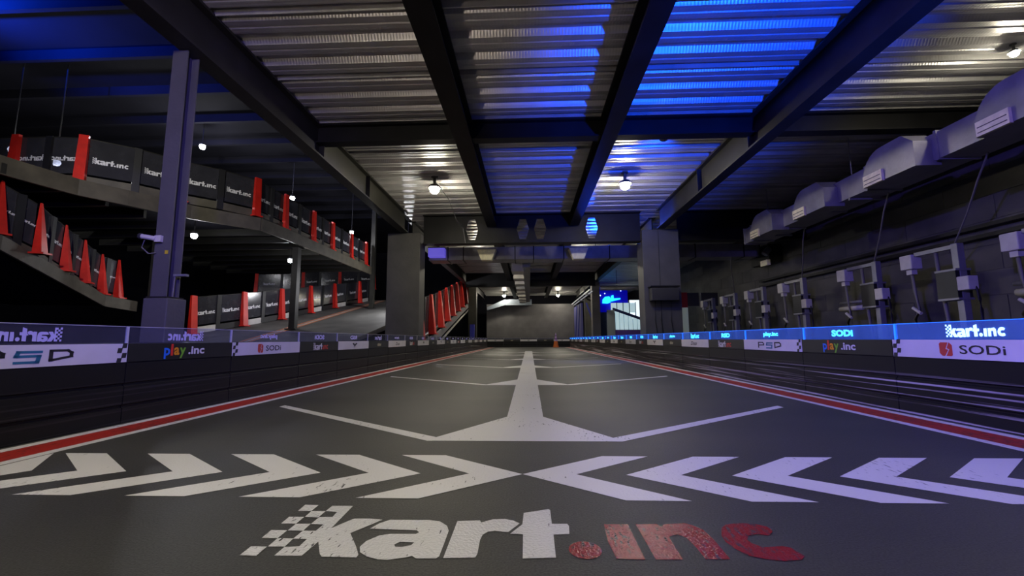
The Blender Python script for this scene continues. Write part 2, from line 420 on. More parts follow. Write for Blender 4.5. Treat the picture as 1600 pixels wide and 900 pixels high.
# ceiling slab + folded metal deck sheets
ceiling = struct(MB().box(-3.32, 7.6, -2, 33.3, 3.985, 4.12).build('ceiling', CONC))
def deck_mesh():
    mb = MB(); prof = []
    for k in range(3):
        y = k*.37
        prof += [(y, 3.965), (y+.055, 3.965), (y+.095, 3.90), (y+.165, 3.90), (y+.175, 3.91), (y+.195, 3.91), (y+.205, 3.90), (y+.275, 3.90), (y+.315, 3.965)]
    prof.append((1.11, 3.965))
    for (a, za), (b, zb) in zip(prof, prof[1:]):
        mb.poly([(0, a, za), (1, a, za), (1, b, zb), (0, b, zb)])
    mb.box(0, 1, 1.1, 1.112, 3.885, 3.965)      # lap seam
    me = bpy.data.meshes.new('deck_sheet'); me.from_pydata(mb.v, [], mb.f); me.materials.append(DECK); me.update()
    return me
dm = deck_mesh()
for x0, x1 in ((-3.3, -.98), (-.98, 1.23), (1.23, 3.45), (3.45, 7.3)):
    for k in range(31):
        o = link('deck_sheet', dm, None, ceiling); o.location = (x0, -1.6 + 1.11*k, 0); o.scale = (x1-x0, 1, 1)

struct(MB().box(7.3, 7.5, -4, 33, 0, 4.1).build('wall_right', WALLDARK))
bl = bpy.data.objects['wall_right']
blk = MB().box(-.012, 0, 0, 1.585, 0, .38).mesh('block'); blk.materials.append(WALLDARK)
for r in range(10):
    for k in range(10):
        y = 3.6 + 1.6*k + (.8 if r % 2 else 0)
        o = link('block', blk, None, bl); o.location = (7.3, y, .02 + .395*r)
struct(MB().box(-24, 9.5, 33, 33.3, 0, 7.4).build('wall_far', VOID))
struct(MB().box(-24.2, -24, -6, 33.3, 0, 7.4).build('wall_left', VOID))
struct(MB().box(-3.1, 3.3, 31.3, 31.5, 0, 3.1).build('wall_back', WALLGREY))
# upper roof over the ramp hall with purlins
roof = struct(MB().box(-24, -3.3, -2, 33.3, 7.4, 7.5).build('ceiling_ramp_hall', VOID))
pur = MB().box(-24, -3.4, -.05, .05, 7.15, 7.4).mesh('purlin'); pur.materials.append(VOID)
for k in range(14):
    o = link('purlin', pur, None, roof); o.location = (0, 3 + 1.5*k, 0)
struct(MB().box(-3.42, -3.3, -2, 33.3, 3.9, 7.4).build('wall_upper_edge', VOID))

# ------------------------------------------------------------------ steel frame
def ibeam_y(label, x, y0, y1, zb, fw, mt=BLACKSTEEL, zt=3.9, name='steel_beam'):
    t = thing(name, label, 'beam', (x, y0, zb))
    L = y1 - y0; h = zt - zb
    MB().box(-.015, .015, 0, L, .03, h-.03).build('web', mt, t)
    MB().box(-fw/2, fw/2, 0, L, 0, .03).build('bottom_flange', mt, t)
    MB().box(-fw/2, fw/2, 0, L, h-.03, h).build('top_flange', mt, t)
    return t
def ibeam_x(label, y, x0, x1, zb, fw, mt=BLACKSTEEL, zt=3.9, name='steel_beam'):
    t = thing(name, label, 'beam', (x0, y, zb))
    L = x1 - x0; h = zt - zb
    MB().box(0, L, -.012, .012, .025, h-.025).build('web', mt, t)
    MB().box(0, L, -fw/2, fw/2, 0, .025).build('bottom_flange', mt, t)
    MB().box(0, L, -fw/2, fw/2, h-.025, h).build('top_flange', mt, t)
    return t
b1 = ibeam_y('deep black beam running along the left edge of the metal ceiling to the left column', -3.31, -1, 11.05, 3.39, .2, GREYSTEEL)
b2 = ibeam_y('black ceiling beam just left of centre, running away over the track', -.975, -1, 11.2, 3.55, .26)
b3 = ibeam_y('black ceiling beam just right of centre, bordering the blue-lit bay', 1.23, -1, 11.2, 3.55, .23)
b4 = ibeam_y('deep black beam between the blue-lit bay and the duct side, ending at the right column', 3.45, -1, 11.05, 3.39, .2, GREYSTEEL)
for b, s in ((b1, 1), (b4, -1)):                  # stiffener plates
    for y in (7.35, 9.3):
        MB().box(min(0, s*.1), max(0, s*.1), y, y+.012, .03, .5).build('stiffener', GREYSTEEL, b)
ibeam_x('black cross beam under the metal ceiling, nearest the camera', 6.3, -3.29, 7.28, 3.6, .18)
ibeam_x('black cross beam in the second ceiling bay, behind the castellated girder', 16.4, -3.29, 7.28, 3.55, .18)
ibeam_y('far black ceiling beam left of the central duct, behind the girder', -.975, 11.4, 30.9, 3.5, .24)
ibeam_y('far black ceiling beam right of the central duct, behind the girder', 1.23, 11.4, 30.9, 3.5, .24)
ibeam_y('far deep beam leading away behind the left column', -3.3, 11.8, 30.9, 3.45, .2)
ibeam_y('far deep beam leading away behind the right column', 3.45, 11.8, 30.9, 3.45, .2)

# castellated girder with hexagonal holes
gd = thing('castellated_girder', 'deep black girder with hexagonal web openings spanning between the two columns', 'girder', (-2.84, 11.3, 3.1))
def girder_web(x0, x1, holes, z0, z1):
    mb = MB(); zm = (z0+z1)/2; cur = x0
    for hx in holes:
        a, b = hx-.2, hx+.2
        if cur < a:
            mb.poly([(cur,0,z0),(a,0,z0),(a,0,zm),(a,0,z1),(cur,0,z1)])
        L_, R__ = hx-.165, hx+.165; tl, tr = hx-.085, hx+.085; zt, zb = zm+.28, zm-.28
        mb.poly([(a,0,zm),(L_,0,zm),(tl,0,zt),(tr,0,zt),(R__,0,zm),(b,0,zm),(b,0,z1),(a,0,z1)])
        mb.poly([(a,0,zm),(a,0,z0),(b,0,z0),(b,0,zm),(R__,0,zm),(tr,0,zb),(tl,0,zb),(L_,0,zm)])
        cur = b
    mb.poly([(cur,0,z0),(x1,0,z0),(x1,0,z1),(cur,0,z1)])
    return mb
HOLES = [-1.52, -.145, .32, 1.70]
web = girder_web(0, 5.82, [h+2.84 for h in HOLES], .02, .78).build('web', BLACKSTEEL, gd)
so = web.modifiers.new('thick', 'SOLIDIFY'); so.thickness = .02; so.offset = 0
MB().box(0, 5.82, -.14, .14, 0, .025).build('bottom_flange', BLACKSTEEL, gd)
MB().box(0, 5.82, -.14, .14, .775, .8).build('top_flange', BLACKSTEEL, gd)
ibeam_x('black girder continuing right of the right column towards the wall', 11.3, 3.95, 7.28, 3.1, .28)
ibeam_x('far girder across the hall behind the central duct boots', 21.6, -3.2, 3.35, 3.2, .26)

def column(label, x0, x1, y0, y1, z1, mt=COLPAINT):
    t = thing('clad_column', label, 'column', ((x0+x1)/2, (y0+y1)/2, 0))
    a, b = (x1-x0)/2, (y1-y0)/2
    MB().box(-a, a, -b, b, 0, z1).build('shaft', mt, t, bevel=.012)
    MB().box(-a-.02, a+.02, -b-.02, b+.02, 0, .1).build('base_trim', mt, t)
    return t
column('square grey clad column left of the track, under the girder end', -3.76, -2.88, 11.1, 11.66, 3.385)
cr = column('square grey clad column right of the track, with a black box on it', 2.97, 3.91, 11.1, 11.66, 3.385)
MB().box(-.06, -.05, -.292, -.28, .1, 3.385).build('corner_seam', GREYSTEEL, cr)
column('slim dark column far down the left side of the track', -3.36, -2.92, 23.6, 24.1, 3.44, GREYSTEEL)
column('slim dark column far down the right side of the track', 3.2, 3.6, 21.8, 22.3, 3.44, WALLGREY)

# steel post on pedestal, left
pp = thing('steel_post', 'blue-lit steel post on a square plinth behind the left barrier', 'post', (-3.395, 3.85, 0))
MB().box(-.115, .115, -.10, .12, 0, .94).build('plinth', COLPAINT, pp, bevel=.008)
MB().box(-.075, .075, -.075, -.062, .94, 3.385).build('front_flange', COLPAINT, pp)
MB().box(-.075, .075, .062, .075, .94, 3.385).build('rear_flange', COLPAINT, pp)
MB().box(-.006, .006, -.062, .062, .94, 3.385).build('web', COLPAINT, pp)
MB().box(-.10, .10, -.09, .10, .94, .955).build('base_plate', GREYSTEEL, pp)
MB().box(.03, .06, -.079, -.075, 1.35, 1.385).build('yellow_sticker', mat('yellow_sticker', (.6, .45, .03), .5), pp)
cm = thing('security_camera', 'small white security camera with cable on the blue-lit steel post', 'camera', (-3.42, 3.75, 1.46))
MB().tube([(-.02,0,.03), (-.14,-.02,.05)], .022, 10).build('body', WHITEPL, cm)
MB().tube([(-.14,-.02,.05), (-.16,-.023,.052)], .028, 10).build('hood', CAN, cm)
MB().box(-.03, .03, -.01, .02, 0, .06).build('bracket', WHITEPL, cm)
MB().tube([(-.13,0,.02), (-.15,0,-.05), (-.08,0,-.11), (-.02,.01,-.1)], .006, 6).build('cable', CABLE, cm)
wk = thing('wall_socket_arm', 'small grey bracket arm on the right face of the blue-lit steel post', 'bracket', (-3.315, 3.85, 1.15))
MB().box(0, .12, -.02, .02, 0, .02).build('arm', STEEL, wk); MB().tube([(0,0,0), (-.005,0,-.19)], .006, 6).build('cable', CABLE, wk)

# ------------------------------------------------------------------ lamps
def globe_lamp(x, y, label, conduit=None, group='ceiling globe lamps over the track', gm=None):
    t = thing('ceiling_lamp', label, 'lamp', (x, y, 3.9), group=group)
    MB().lathe([(.07,0), (.07,-.03), (.03,-.04), (.03,-.16)], 16).build('mount', CAN, t)
    MB().lathe([(.03,-.16), (.09,-.19), (.135,-.245), (.13,-.255)], 20).build('shade', CAN, t)
    MB().lathe([(.095,-.25), (.098,-.28), (.085,-.33), (.05,-.36), (.01,-.37)], 20).build('globe', gm or GLOBE, t, True)
    if conduit:
        MB().tube(conduit, .012, 8).build('conduit', STEEL, t)
    return t
globe_lamp(-1.92, 8.45, 'white globe lamp under the metal ceiling left of centre, with a bent conduit', [(0,.05,-.1), (.1,1.0,-.15), (.14,1.9,-.4), (.2,2.55,-.42), (.25,2.68,-.8)])
globe_lamp(1.96, 8.42, 'white globe lamp under the blue-lit metal ceiling right of centre')
globe_lamp(-1.85, 22.7, 'small bright lamp far off, left of the central duct, nearer of the two')
globe_lamp(1.99, 22.7, 'small bright lamp far off, right of the central duct, nearer of the two')
globe_lamp(-1.75, 30.2, 'small bright lamp farthest off above the back wall, left of the central duct')
globe_lamp(2.05, 30.2, 'small bright lamp farthest off above the back wall, right of the central duct')
globe_lamp(-1.9, 15.7, 'lamp in the bay behind the girder, left side')
globe_lamp(1.98, 15.7, 'lamp in the bay behind the girder, right side')
globe_lamp(5.6, 4.8, 'lamp in the dark right ceiling bay above the violet-lit duct', gm=GLOBE_D).scale = (.42, .42, .42)
globe_lamp(-1.2, -.2, 'added globe lamp overhead left, unseen behind the camera, brightening the foreground', gm=GLOBE_B)  # off the lamp grid, added out of view to brighten the foreground

def spot(name, loc, aim, col, power, size=70, blend=.6, radius=.08):
    l = bpy.data.lights.new(name, 'SPOT'); l.energy = power; l.color = col; l.spot_size = math.radians(size); l.spot_blend = blend; l.shadow_soft_size = radius
    o = bpy.data.objects.new(name, l); COL.objects.link(o)
    d = (Vector(aim) - Vector(loc)).normalized()
    o.location = Vector(loc) + d*.14
    o.rotation_euler = d.to_track_quat('-Z', 'Y').to_euler()
    return o
def par_can(loc, aim, col, power, label, size=70, blend=.6, hang=None):
    d = (Vector(aim) - Vector(loc)).normalized()
    t = thing('spotlight', label, 'spotlight', loc)
    a = -d*.12; e = d*.1
    MB().tube([a, e*.2, e], [.05, .075, .085], 14).build('can', CAN, t)
    MB().tube([e*.9, e*1.02], .078, 14).build('lens', LENS_B, t)
    MB().tube([(0,0,.02), (0,0,.12), (0,0, (hang or .2))], .012, 6).build('yoke', CAN, t)
    s = spot('spot_beam', loc, aim, col, power, size, blend); s.parent = t; s.location = s.location - Vector(loc)
    return t
par_can((2.2, 6.6, 3.79), (2.25, 10.0, 3.86), BLUE, 160, 'blue spotlight hidden behind the near cross beam in the right ceiling bay', 100, .8, .1)
par_can((2.2, 13.9, 3.45), (1.9, 11.6, 3.4), BLUE, 400, 'blue spotlight behind the girder near the right column', 120, .8, .47)
par_can((2.95, -1.0, .9), (2.3, 4.9, 3.95), BLUE, 3800, 'added blue uplighter, unseen behind the camera, aimed at the right ceiling bay', 44, .9, -.9)  # unseen fixture, set low to spread blue evenly over the ceiling bay
par_can((-2.9, -1.5, 3.2), (3.6, 3.2, 1.5), VIOLET, 2200, 'violet spotlight behind the camera on the left, aimed at the right barrier', 60, 1.0, .7)
par_can((.6, -1.5, 2.6), (-3.4, 4.0, 1.8), VIOLET, 1350, 'violet spotlight behind the camera in the middle, aimed at the left post', 46, 1.0, 1.3)
par_can((-11.8, 6.2, 6.3), (-11.2, 7.0, 7.4), BLUE, 5000, 'blue spotlight high in the ramp hall on the left', 120, .9, .7)
par_can((-2.4, -2.0, .8), (-1.3, 4.8, 3.9), WARMUP, 190, 'added warm uplighter, unseen behind the camera on the left, brightening the metal ceiling', 58, 1.0, -.8)  # unseen fixture added to lift the brightness of the metal deck
par_can((-4.4, 1.0, 3.6), (-9.6, 11.5, 4.3), (1, .96, .9), 1800, 'added white floodlight, out of view by the ramp hall, brightening the upper deck', 44, .9, .3)  # unseen fixture added so the fence faces towards the camera get light


# ------------------------------------------------------------------ track barriers
ORD = ['nearest the camera', 'second from the camera', 'third from the camera', 'fourth from the camera', 'fifth from the camera', 'sixth from the camera', 'seventh from the camera', 'eighth from the camera', 'ninth from the camera', 'tenth from the camera', 'eleventh from the camera', 'twelfth from the camera', 'thirteenth from the camera', 'fourteenth from the camera', 'fifteenth from the camera', 'sixteenth from the camera', 'seventeenth from the camera', 'eighteenth from the camera', 'nineteenth from the camera', 'twentieth from the camera', 'twenty-first from the camera', 'twenty-second from the camera', 'twenty-third from the camera', 'twenty-fourth from the camera', 'twenty-fifth from the camera']
def sodi(parent, mtx):
    w0 = .09
    me = _tx.get('sodi_mark')
    if not me:
        me = flat_shape('mark', [[(-.5,-.3),(-.3,-.5),(-.1,-.5),(.18,-.05),(-.02,.02),(.2,.5),(-.4,.5),(-.5,.4)], [(.5,.3),(.3,.5),(.27,.5),(.08,.08),(.28,.0),(.0,-.5),(.4,-.5),(.5,-.4)]])
        fit(me, .088, .088); me.materials.append(INKRED); _tx['sodi_mark'] = me
    o = link('mark', me, None, parent); o.matrix_local = mtx @ Matrix.Translation((-.17, 0, 0))
    o = link('lettering', text_mesh('SODi', .27, .056, .012, 0, INK), None, parent); o.matrix_local = mtx @ Matrix.Translation((.055, 0, 0))
def rsd(parent, mtx):
    for key, lines, dx, mt in (('r', [[(-.5,-.5),(-.5,.5),(.3,.5),(.5,.3),(.5,.0)], [(-.5,-.05),(.5,.0)]], -.17, INK),
                               ('s', [[(.5,.35),(-.42,.35),(-.5,0.0),(.46,0.0),(.40,-.5),(-.5,-.5)]], 0, INKBLUE),
                               ('d', [[(-.5,-.35),(-.5,.5),(.3,.5),(.5,.3),(.5,-.05),(-.5,-.35)]], .17, INK)):
        me = _tx.get('rsd' + key)
        if not me:
            me = strokes(lines, .2).mesh('letter'); fit(me, .14, .072); me.materials.append(mt); _tx['rsd' + key] = me
        o = link('letter', me, None, parent); o.matrix_local = mtx @ Matrix.Translation((dx, -.006 if key == 's' else 0, 0))
def play(parent, mtx):
    for ch, dx, wd, ht, dy, mt in (('p', -.20, .055, .082, -.014, C_BLUE), ('l', -.155, .022, .088, .012, C_RED), ('a', -.11, .052, .06, 0, C_ORANGE), ('y', -.052, .06, .082, -.014, C_GREEN), ('.inc', .09, .17, .062, .004, INKWHITE)):
        o = link('lettering', text_mesh(ch, wd, ht, .03, 0, mt), None, parent); o.matrix_local = mtx @ Matrix.Translation((dx, dy, 0))
def kart(parent, mtx):
    for pt, mt in (('white', INKWHITE), ('red', INKRED)):
        o = link('lettering', logo_mesh(.40, .094, mt, pt), None, parent); o.matrix_local = mtx
def bird(parent, mtx):
    me = _tx.get('bird')
    if not me:
        me = flat_shape('mark', [[(-.5,.35),(-.2,.5),(0,.1),(.2,.5),(.5,.35),(.12,-.1),(0,-.5),(-.12,-.1)]]); fit(me, .2, .075); me.materials.append(INK); _tx['bird'] = me
    o = link('mark', me, None, parent); o.matrix_local = mtx
def duo(parent, mtx):
    o = link('lettering', text_mesh('Duo', .26, .062, .015, .3, INK), None, parent); o.matrix_local = mtx
def grey(parent, mtx):
    me = _tx.get('beige_mark')
    if not me:
        me = flat_shape('mark', [[(-.5,-.2),(-.3,.5),(-.1,.1),(.1,.45),(.2,.1),(.5,.3),(.4,-.5),(-.4,-.5)]]); fit(me, .2, .06); me.materials.append(mat('beige_ink', (.35, .32, .22), .5)); _tx['beige_mark'] = me
    o = link('mark', me, None, parent); o.matrix_local = mtx
WORD = {sodi: 'the red-marked SODI board', rsd: 'the RSD board', play: 'the coloured play.inc board', kart: 'the black kart.inc board', bird: 'a white board with a winged mark', duo: 'a white board with slanted script', grey: 'a black board with a faint beige mark'}

CHK = MB()
for a in range(2):
    for b in range(4):
        if (a+b) % 2 == 0: CHK.poly([(a*.033, b*.033, 0), ((a+1)*.033, b*.033, 0), ((a+1)*.033+.006, (b+1)*.033, 0), (a*.033+.006, (b+1)*.033, 0)])
chk_me = CHK.mesh('check_edge'); chk_me.materials.append(INK)

def barrier(label, origin, ang, L, white, art, group, lit, check=0, body=PLASTIC, etch='kart', glassmir=False, detail=True):
    """origin: left end of the face as seen from the track; local +x along the face, +y away from the track."""
    t = thing('track_barrier', label, 'barrier', origin, ang, group)
    g = .004
    prof = [(0,0), (0,.10), (.012,.108), (.012,.118), (0,.126), (0,.245), (.012,.253), (.012,.263), (0,.271), (0,.402), (.006,.408), (.006,.532), (.10,.54), (.10,0)]
    mb = MB(); mb.hexa([(g, y, z) for y, z in prof], [(L-g, y, z) for y, z in prof]); mb.build('body', body, t)
    bd = MB().box(g, L-g, -.003, .005, .409, .533).build('sponsor_board', PWHITE if white else PBLACK, t)
    if art: art(bd, frame_mtx((L/2, -.0045, .471), (1,0,0)))
    if check:
        o = link('check_edge', chk_me, None, bd); o.matrix_local = frame_mtx((.006 if check < 0 else L-.08, -.0045, .405), (1,0,0))
    gl = MB().box(g, L-g, .02, .028, .533, .648).build('acrylic_screen', GLASS_R if lit else GLASS_L, t)
    MB().box(g, L-g, .02, .028, .648, .652).build('top_edge', STRIP_R if lit else CLIP, t)
    MB().box(g, g+.012, .016, .032, .533, .648).build('screen_joint', STRIP_R if lit else CLIP, t)
    if etch:
        em = ETCH_R if lit else ETCH_L
        if etch == 'kart': me = logo_mesh(.36, .085, ETCH_R0 if (lit and detail) else em)
        else: me = text_mesh(etch, .3 if len(etch) > 4 else .26, .06, .05, 0, em)
        o = link('etched_lettering', me, None, gl)
        o.matrix_local = frame_mtx((L*.5, .018, .59), (1,0,0)) @ Matrix.Diagonal((-1 if glassmir else 1, 1, 1, 1))
    return t
# left row faces +x ; face-left end is the near end
WL, BLn = 1.18, 1.04
seqL = [(1, rsd, 1, 'kart'), (0, play, 0, 'kart'), (1, sodi, -1, 'play.inc'), (0, kart, 0, 'SODi'), (1, bird, 0, 'RSD'), (0, grey, 0, 'kart'), (1, duo, 0, 'play.inc'), (0, kart, 0, 'SODi'), (1, bird, 0, 'RSD'), (0, grey, 0, 'kart')]
y = 1.68; k = 0
while y < 27.6:
    wv, art, ck, et = seqL[k] if k < len(seqL) else seqL[4 + (k-4) % 6]
    L = WL if wv else BLn
    barrier('left-row barrier with %s, %s' % (WORD[art], ORD[k]), (-2.75, y, 0), math.pi/2, L, wv, art, 'left row of track barriers', False, ck, PLASTIC, et, True)
    y += L; k += 1
nleft = k; yendL = y
# right row faces -x ; face-left end is the far end
seqR = [(1, sodi, -1, 'kart'), (0, play, 0, 'SODi'), (1, rsd, 1, 'play.inc'), (0, kart, 0, 'RSD'), (1, duo, 0, 'kart'), (0, grey, 0, 'play.inc'), (1, bird, 0, 'kart'), (0, kart, 0, 'SODi'), (1, duo, 0, 'RSD'), (0, grey, 0, 'kart')]
y = 2.21; k = 0
while y < 28.5:
    wv, art, ck, et = seqR[k] if k < len(seqR) else seqR[4 + (k-4) % 6]
    L = WL if wv else 1.09
    barrier('right blue-lit barrier with %s, %s' % (WORD[art], ORD[k]), (2.75, y+L, 0), -math.pi/2, L, wv, art, 'right row of track barriers', True, ck, PLASTIC_S, et, False, k == 0)
    y += L; k += 1
# far row faces -y
x = -3.0; k = 0
POS = ['leftmost', 'second from left', 'third from left', 'fourth from left', 'fifth from left', 'sixth from left']
while x < 2.5:
    wv = k % 2 == 0
    L = 1.18
    barrier('barrier with %s board across the far track end, %s' % ('a white' if wv else 'a black', POS[k]), (x, 30.6, 0), 0, L, wv, bird if wv else grey, 'barriers across the far end', False, 0, PLASTIC, None)
    x += L; k += 1

# traffic cone
tc_ = thing('traffic_cone', 'orange traffic cone, blue light coloured into its upper bands, at the far track end', 'cone', (1.75, 28.6, 0))
MB().box(-.2, .2, -.2, .2, 0, .04).build('base', ORANGE, tc_)
CO = mat('cone_orange', (.85, .20, .03), .5); CL = mat('cone_bluelit_pale', (.55, .42, .70), .5)  # upper bands carry the blue light on the cone as lilac and violet
for z0, z1, mt in ((.04,.42,CO), (.42,.52,CL), (.52,.62,mat('cone_bluelit_dark', (.30, .12, .50), .5)), (.62,.72,CL), (.72,.82,MATS['cone_bluelit_dark']), (.82,.95,CL)):
    r = lambda z: .17*(1-(z-.04)/.98)+.01
    MB().lathe([(r(z0), z0), (r(z1), z1)], 16).build('cone_band', mt, tc_)

# ------------------------------------------------------------------ right-hand duct with boots
dR = thing('ventilation_duct', 'violet-lit sheet metal duct with curved outlet boots along the right ceiling', 'duct', (0, 0, 0))
DX0, DX1, DZ0, DZ1 = 5.35, 5.85, 2.86, 3.22
y0 = 3.2
while y0 < 10.3:
    y1 = min(y0 + 1.18, 10.6)
    MB().box(DX0, DX1, y0+.004, y1-.004, DZ0, DZ1).build('duct_section', DUCT, dR)
    MB().box(DX0-.02, DX1+.02, y1-.02, y1+.02, DZ0-.02, DZ1+.02).build('joint_flange', DUCT, dR)
    y0 = y1
for yc in (4.2, 5.85, 7.6, 9.2):
    bt = MB()
    # side profile: rounded hood, extruded across the boot width
    pr = []
    n = 8
    for a in range(n+1):
        u = math.pi/2*a/n
        pr.append((yc+.30 + .36*math.sin(u)*1.0, DZ0+.02 + .41*math.cos(u)))
    pr += [(yc+.66, DZ0-.06), (yc-.22, DZ0-.06), (yc-.22, DZ0+.28), (yc-.05, DZ0+.43)]
    bt.hexa([(DX0-.24, a, b) for a, b in pr], [(DX0+.1, a, b) for a, b in pr])
    o = bt.build('outlet_boot', DUCT, dR)
    gr = MB().box(DX0-.275, DX0-.235, yc+.28, yc+.62, DZ0-.07, DZ0+.10).build('outlet_frame', GRILLE, o)
    for k in range(2):
        MB().box(DX0-.279, DX0-.274, yc+.30, yc+.60, DZ0-.035+k*.06, DZ0-.025+k*.06).build('vane', CAN, gr)
for yy in (4.4, 7.1, 9.6):
    MB().tube([(5.4, yy, DZ1), (5.4, yy, 3.9)], .008, 6).build('hanger_rod', STEEL, dR)
    MB().box(DX0-.03, DX1+.03, yy-.02, yy+.02, DZ0-.05, DZ0-.02).build('hanger_bar', STEEL, dR)

# cross duct behind the girder
dC = thing('cross_duct', 'rectangular duct crossing the hall just behind the girder, partly blue-lit', 'duct', (0, 0, 0))
x0 = -3.0
for x1 in (-2.42, -1.95, -.4, .15, 1.05, 2.4, 3.6, 4.9, 6.3, 6.75):
    MB().box(x0+.004, x1-.004, 12.6, 13.2, 2.92, 3.30).build('duct_section', DUCT, dC)
    MB().box(x1-.015, x1+.015, 12.58, 13.22, 2.90, 3.32).build('joint_flange', GREYSTEEL, dC)
    x0 = x1
def hood(x, label):
    t = thing('air_hood', label, 'vent', (x, 12.1, 0))
    MB().hexa([(-.15,-.1,2.80), (.15,-.1,2.80), (.15,.12,2.80), (-.15,.12,2.80)], [(-.27,-.16,3.10), (.27,-.16,3.10), (.27,.2,3.10), (-.27,.2,3.10)]).build('funnel', GRILLE, t)
    MB().box(-.28, .28, -.17, .49, 3.1, 3.13).build('collar', STEEL, t)
hood(-1.2, 'bright tapered sheet metal air hood under the girder, left one')
hood(1.42, 'bright tapered sheet metal air hood under the girder, right one')
lb = thing('violet_light_box', 'small violet-lit box at the left end of the cross duct', 'box', (-2.72, 12.45, 2.98))
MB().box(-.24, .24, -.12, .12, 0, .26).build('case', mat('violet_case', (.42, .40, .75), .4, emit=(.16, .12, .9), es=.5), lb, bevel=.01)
MB().box(-.26, .26, -.13, .14, .26, .29).build('lid', STEEL, lb)

# central far duct with boots
dF = thing('far_central_duct', 'far duct with stacked curved boots running down the centre of the ceiling', 'duct', (0, 0, 0))
for k in range(8):
    a = 15.2 + 1.85*k
    MB().box(-.22, .06, a+.005, a+1.84, 3.12, 3.42).build('duct_section', DUCT, dF)
    pr = [(a+.2, 3.0), (a+1.0, 3.0), (a+1.0, 3.35), (a+.85, 3.46), (a+.5, 3.5), (a+.2, 3.4)]
    MB().hexa([(-.62, q, z) for q, z in pr], [(-.2, q, z) for q, z in pr]).build('outlet_boot', mat('pale_duct', (.60, .58, .54), .5, .2, .1, 5), dF)
    MB().tube([(-.1, a+.1, 3.42), (-.1, a+.1, 3.88)], .02, 6).build('hanger_rod', GREYSTEEL, dF)
bd = thing('back_wall_duct', 'pale blue angled duct above the grey back wall', 'duct', (0, 31.0, 0))
MB().box(-1.75, .2, -.3, .2, 2.98, 3.4).build('straight_section', PALE, bd)
MB().hexa([(-3.0,-.3,2.62), (-1.76,-.3,2.98), (-1.76,.2,2.98), (-3.0,.2,2.62)], [(-3.0,-.3,2.85), (-1.76,-.3,3.4), (-1.76,.2,3.4), (-3.0,.2,2.85)]).build('sloped_section', PALE, bd)
MB().box(-.02, .02, -.32, .22, 2.96, 3.42).build('joint_flange', PALE, bd)

# fan coil unit on the right behind the girder
fc = thing('fan_coil_unit', 'grey fan coil unit at the right end of the cross duct', 'air conditioner', (7.0, 12.9, 2.62))
MB().box(-.1, .26, -.5, .5, .1, .62).build('case', GREYSTEEL, fc)
MB().box(-.2, -.1, -.55, -.2, 0, .16).build('outlet', GRILLE, fc)
MB().tube([(-.12,-.52,.45), (-.2,-.6,.4), (-.28,-.6,.3)], .09, 10).build('elbow_pipe', STEEL, fc)

# long beam and rail on the right
ibeam_y('dark beam along the right wall behind the violet-lit duct', 6.75, 2.5, 11.1, 3.35, .25, GREYSTEEL, 3.9)
rl = thing('wall_rail', 'dark double rail along the right wall above the posts', 'rail', (7.2, 4.0, 2.1))
for z in (0, .16): MB().box(-.06, .1, 0, 9.5, z, z+.06).build('rail_bar', GREYSTEEL, rl)

# ------------------------------------------------------------------ charging posts
def station(y, label, k, armlen=.68):
    t = thing('charging_post', label, 'charging post', (6.35, y, 0), 0, 'charging posts along the right wall')
    MB().box(-.05, .05, -.05, .05, 0, 1.93).build('post', STEEL, t, bevel=.006)
    MB().box(-.09, .09, -.09, .09, 0, .02).build('foot_plate', STEEL, t)
    MB().box(-.035, .035, .05, armlen, 1.86, 1.92).build('arm', STEEL, t)
    bx = MB().box(-.09, .09, armlen, armlen+.22, 1.66, 1.90).build('cable_box', WHITEPL, t, bevel=.015)
    MB().box(-.045, .045, armlen+.06, armlen+.16, 1.58, 1.66).build('gland', WHITEPL, bx)
    MB().tube([(0, armlen+.11, 1.6), (0, armlen+.10, 1.3), (-.02, armlen+.02, 1.0), (-.02, armlen+.12, .84), (-.02, armlen+.05, .55)], .022, 8).build('hanging_cable', CABLE, t, True)
    MB().tube([(-.02, armlen+.14, 1.03), (-.04, armlen-.02, .93)], .025, 8).build('plug', WHITEPL, t)
    MB().tube([(0, .34, 1.86), (0, .33, 1.5), (.01, .30, 1.1), (0, .26, .75), (0, .2, .4)], .026, 8).build('hose', CABLE, t, True)
    cb = MB().box(-.11, .1, -.04, .27, 1.10, 1.54).build('control_box', PBLACK, t)
    MB().box(-.12, .1, -.06, .27, 1.52, 1.55).build('shelf', STEEL, cb)
    MB().box(-.12, .1, -.06, .27, 1.09, 1.12).build('shelf', STEEL, cb)
    MB().box(-.12, .02, -.22, -.05, 1.22, 1.42).build('socket_box', WHITEPL, t, bevel=.01)
    pts = [(-.02, -.16 - .09*math.sin(a*.4), 1.22 + .38*math.cos(a*.4)-.38+.1) for a in range(0, 9)]
    MB().tube(pts, .018, 8).build('coiled_lead', CABLEB, t, True)
ORDP = ['nearest the camera', 'second nearest', 'third nearest', 'fourth nearest', 'fifth nearest', 'sixth nearest']
for k, y in enumerate((4.95, 6.5, 8.0, 10.1, 11.8, 13.4, 15.0)):
    station(y, 'charging post with white cable box and hanging lead, ' + (['cut off by the right frame edge'] + ['first', 'second', 'third', 'fourth', 'fifth', 'sixth'])[k] + (' whole one from the right' if k else ''), k)
for k, y in enumerate((6.5, 8.0, 10.1, 13.4)):
    tag(MB().tube([(5.75, y-1.15, 2.84), (5.85, y-.9, 2.6), (6.1, y-.45, 2.25), (6.33, y, 1.94)], .012, 6).build('supply_cable', CABLE), 'thin cable from the violet duct down to the %s charging post from the right' % (['first whole', 'second', 'third', 'fifth'][k]), 'cable', 'cables from duct to charging posts')
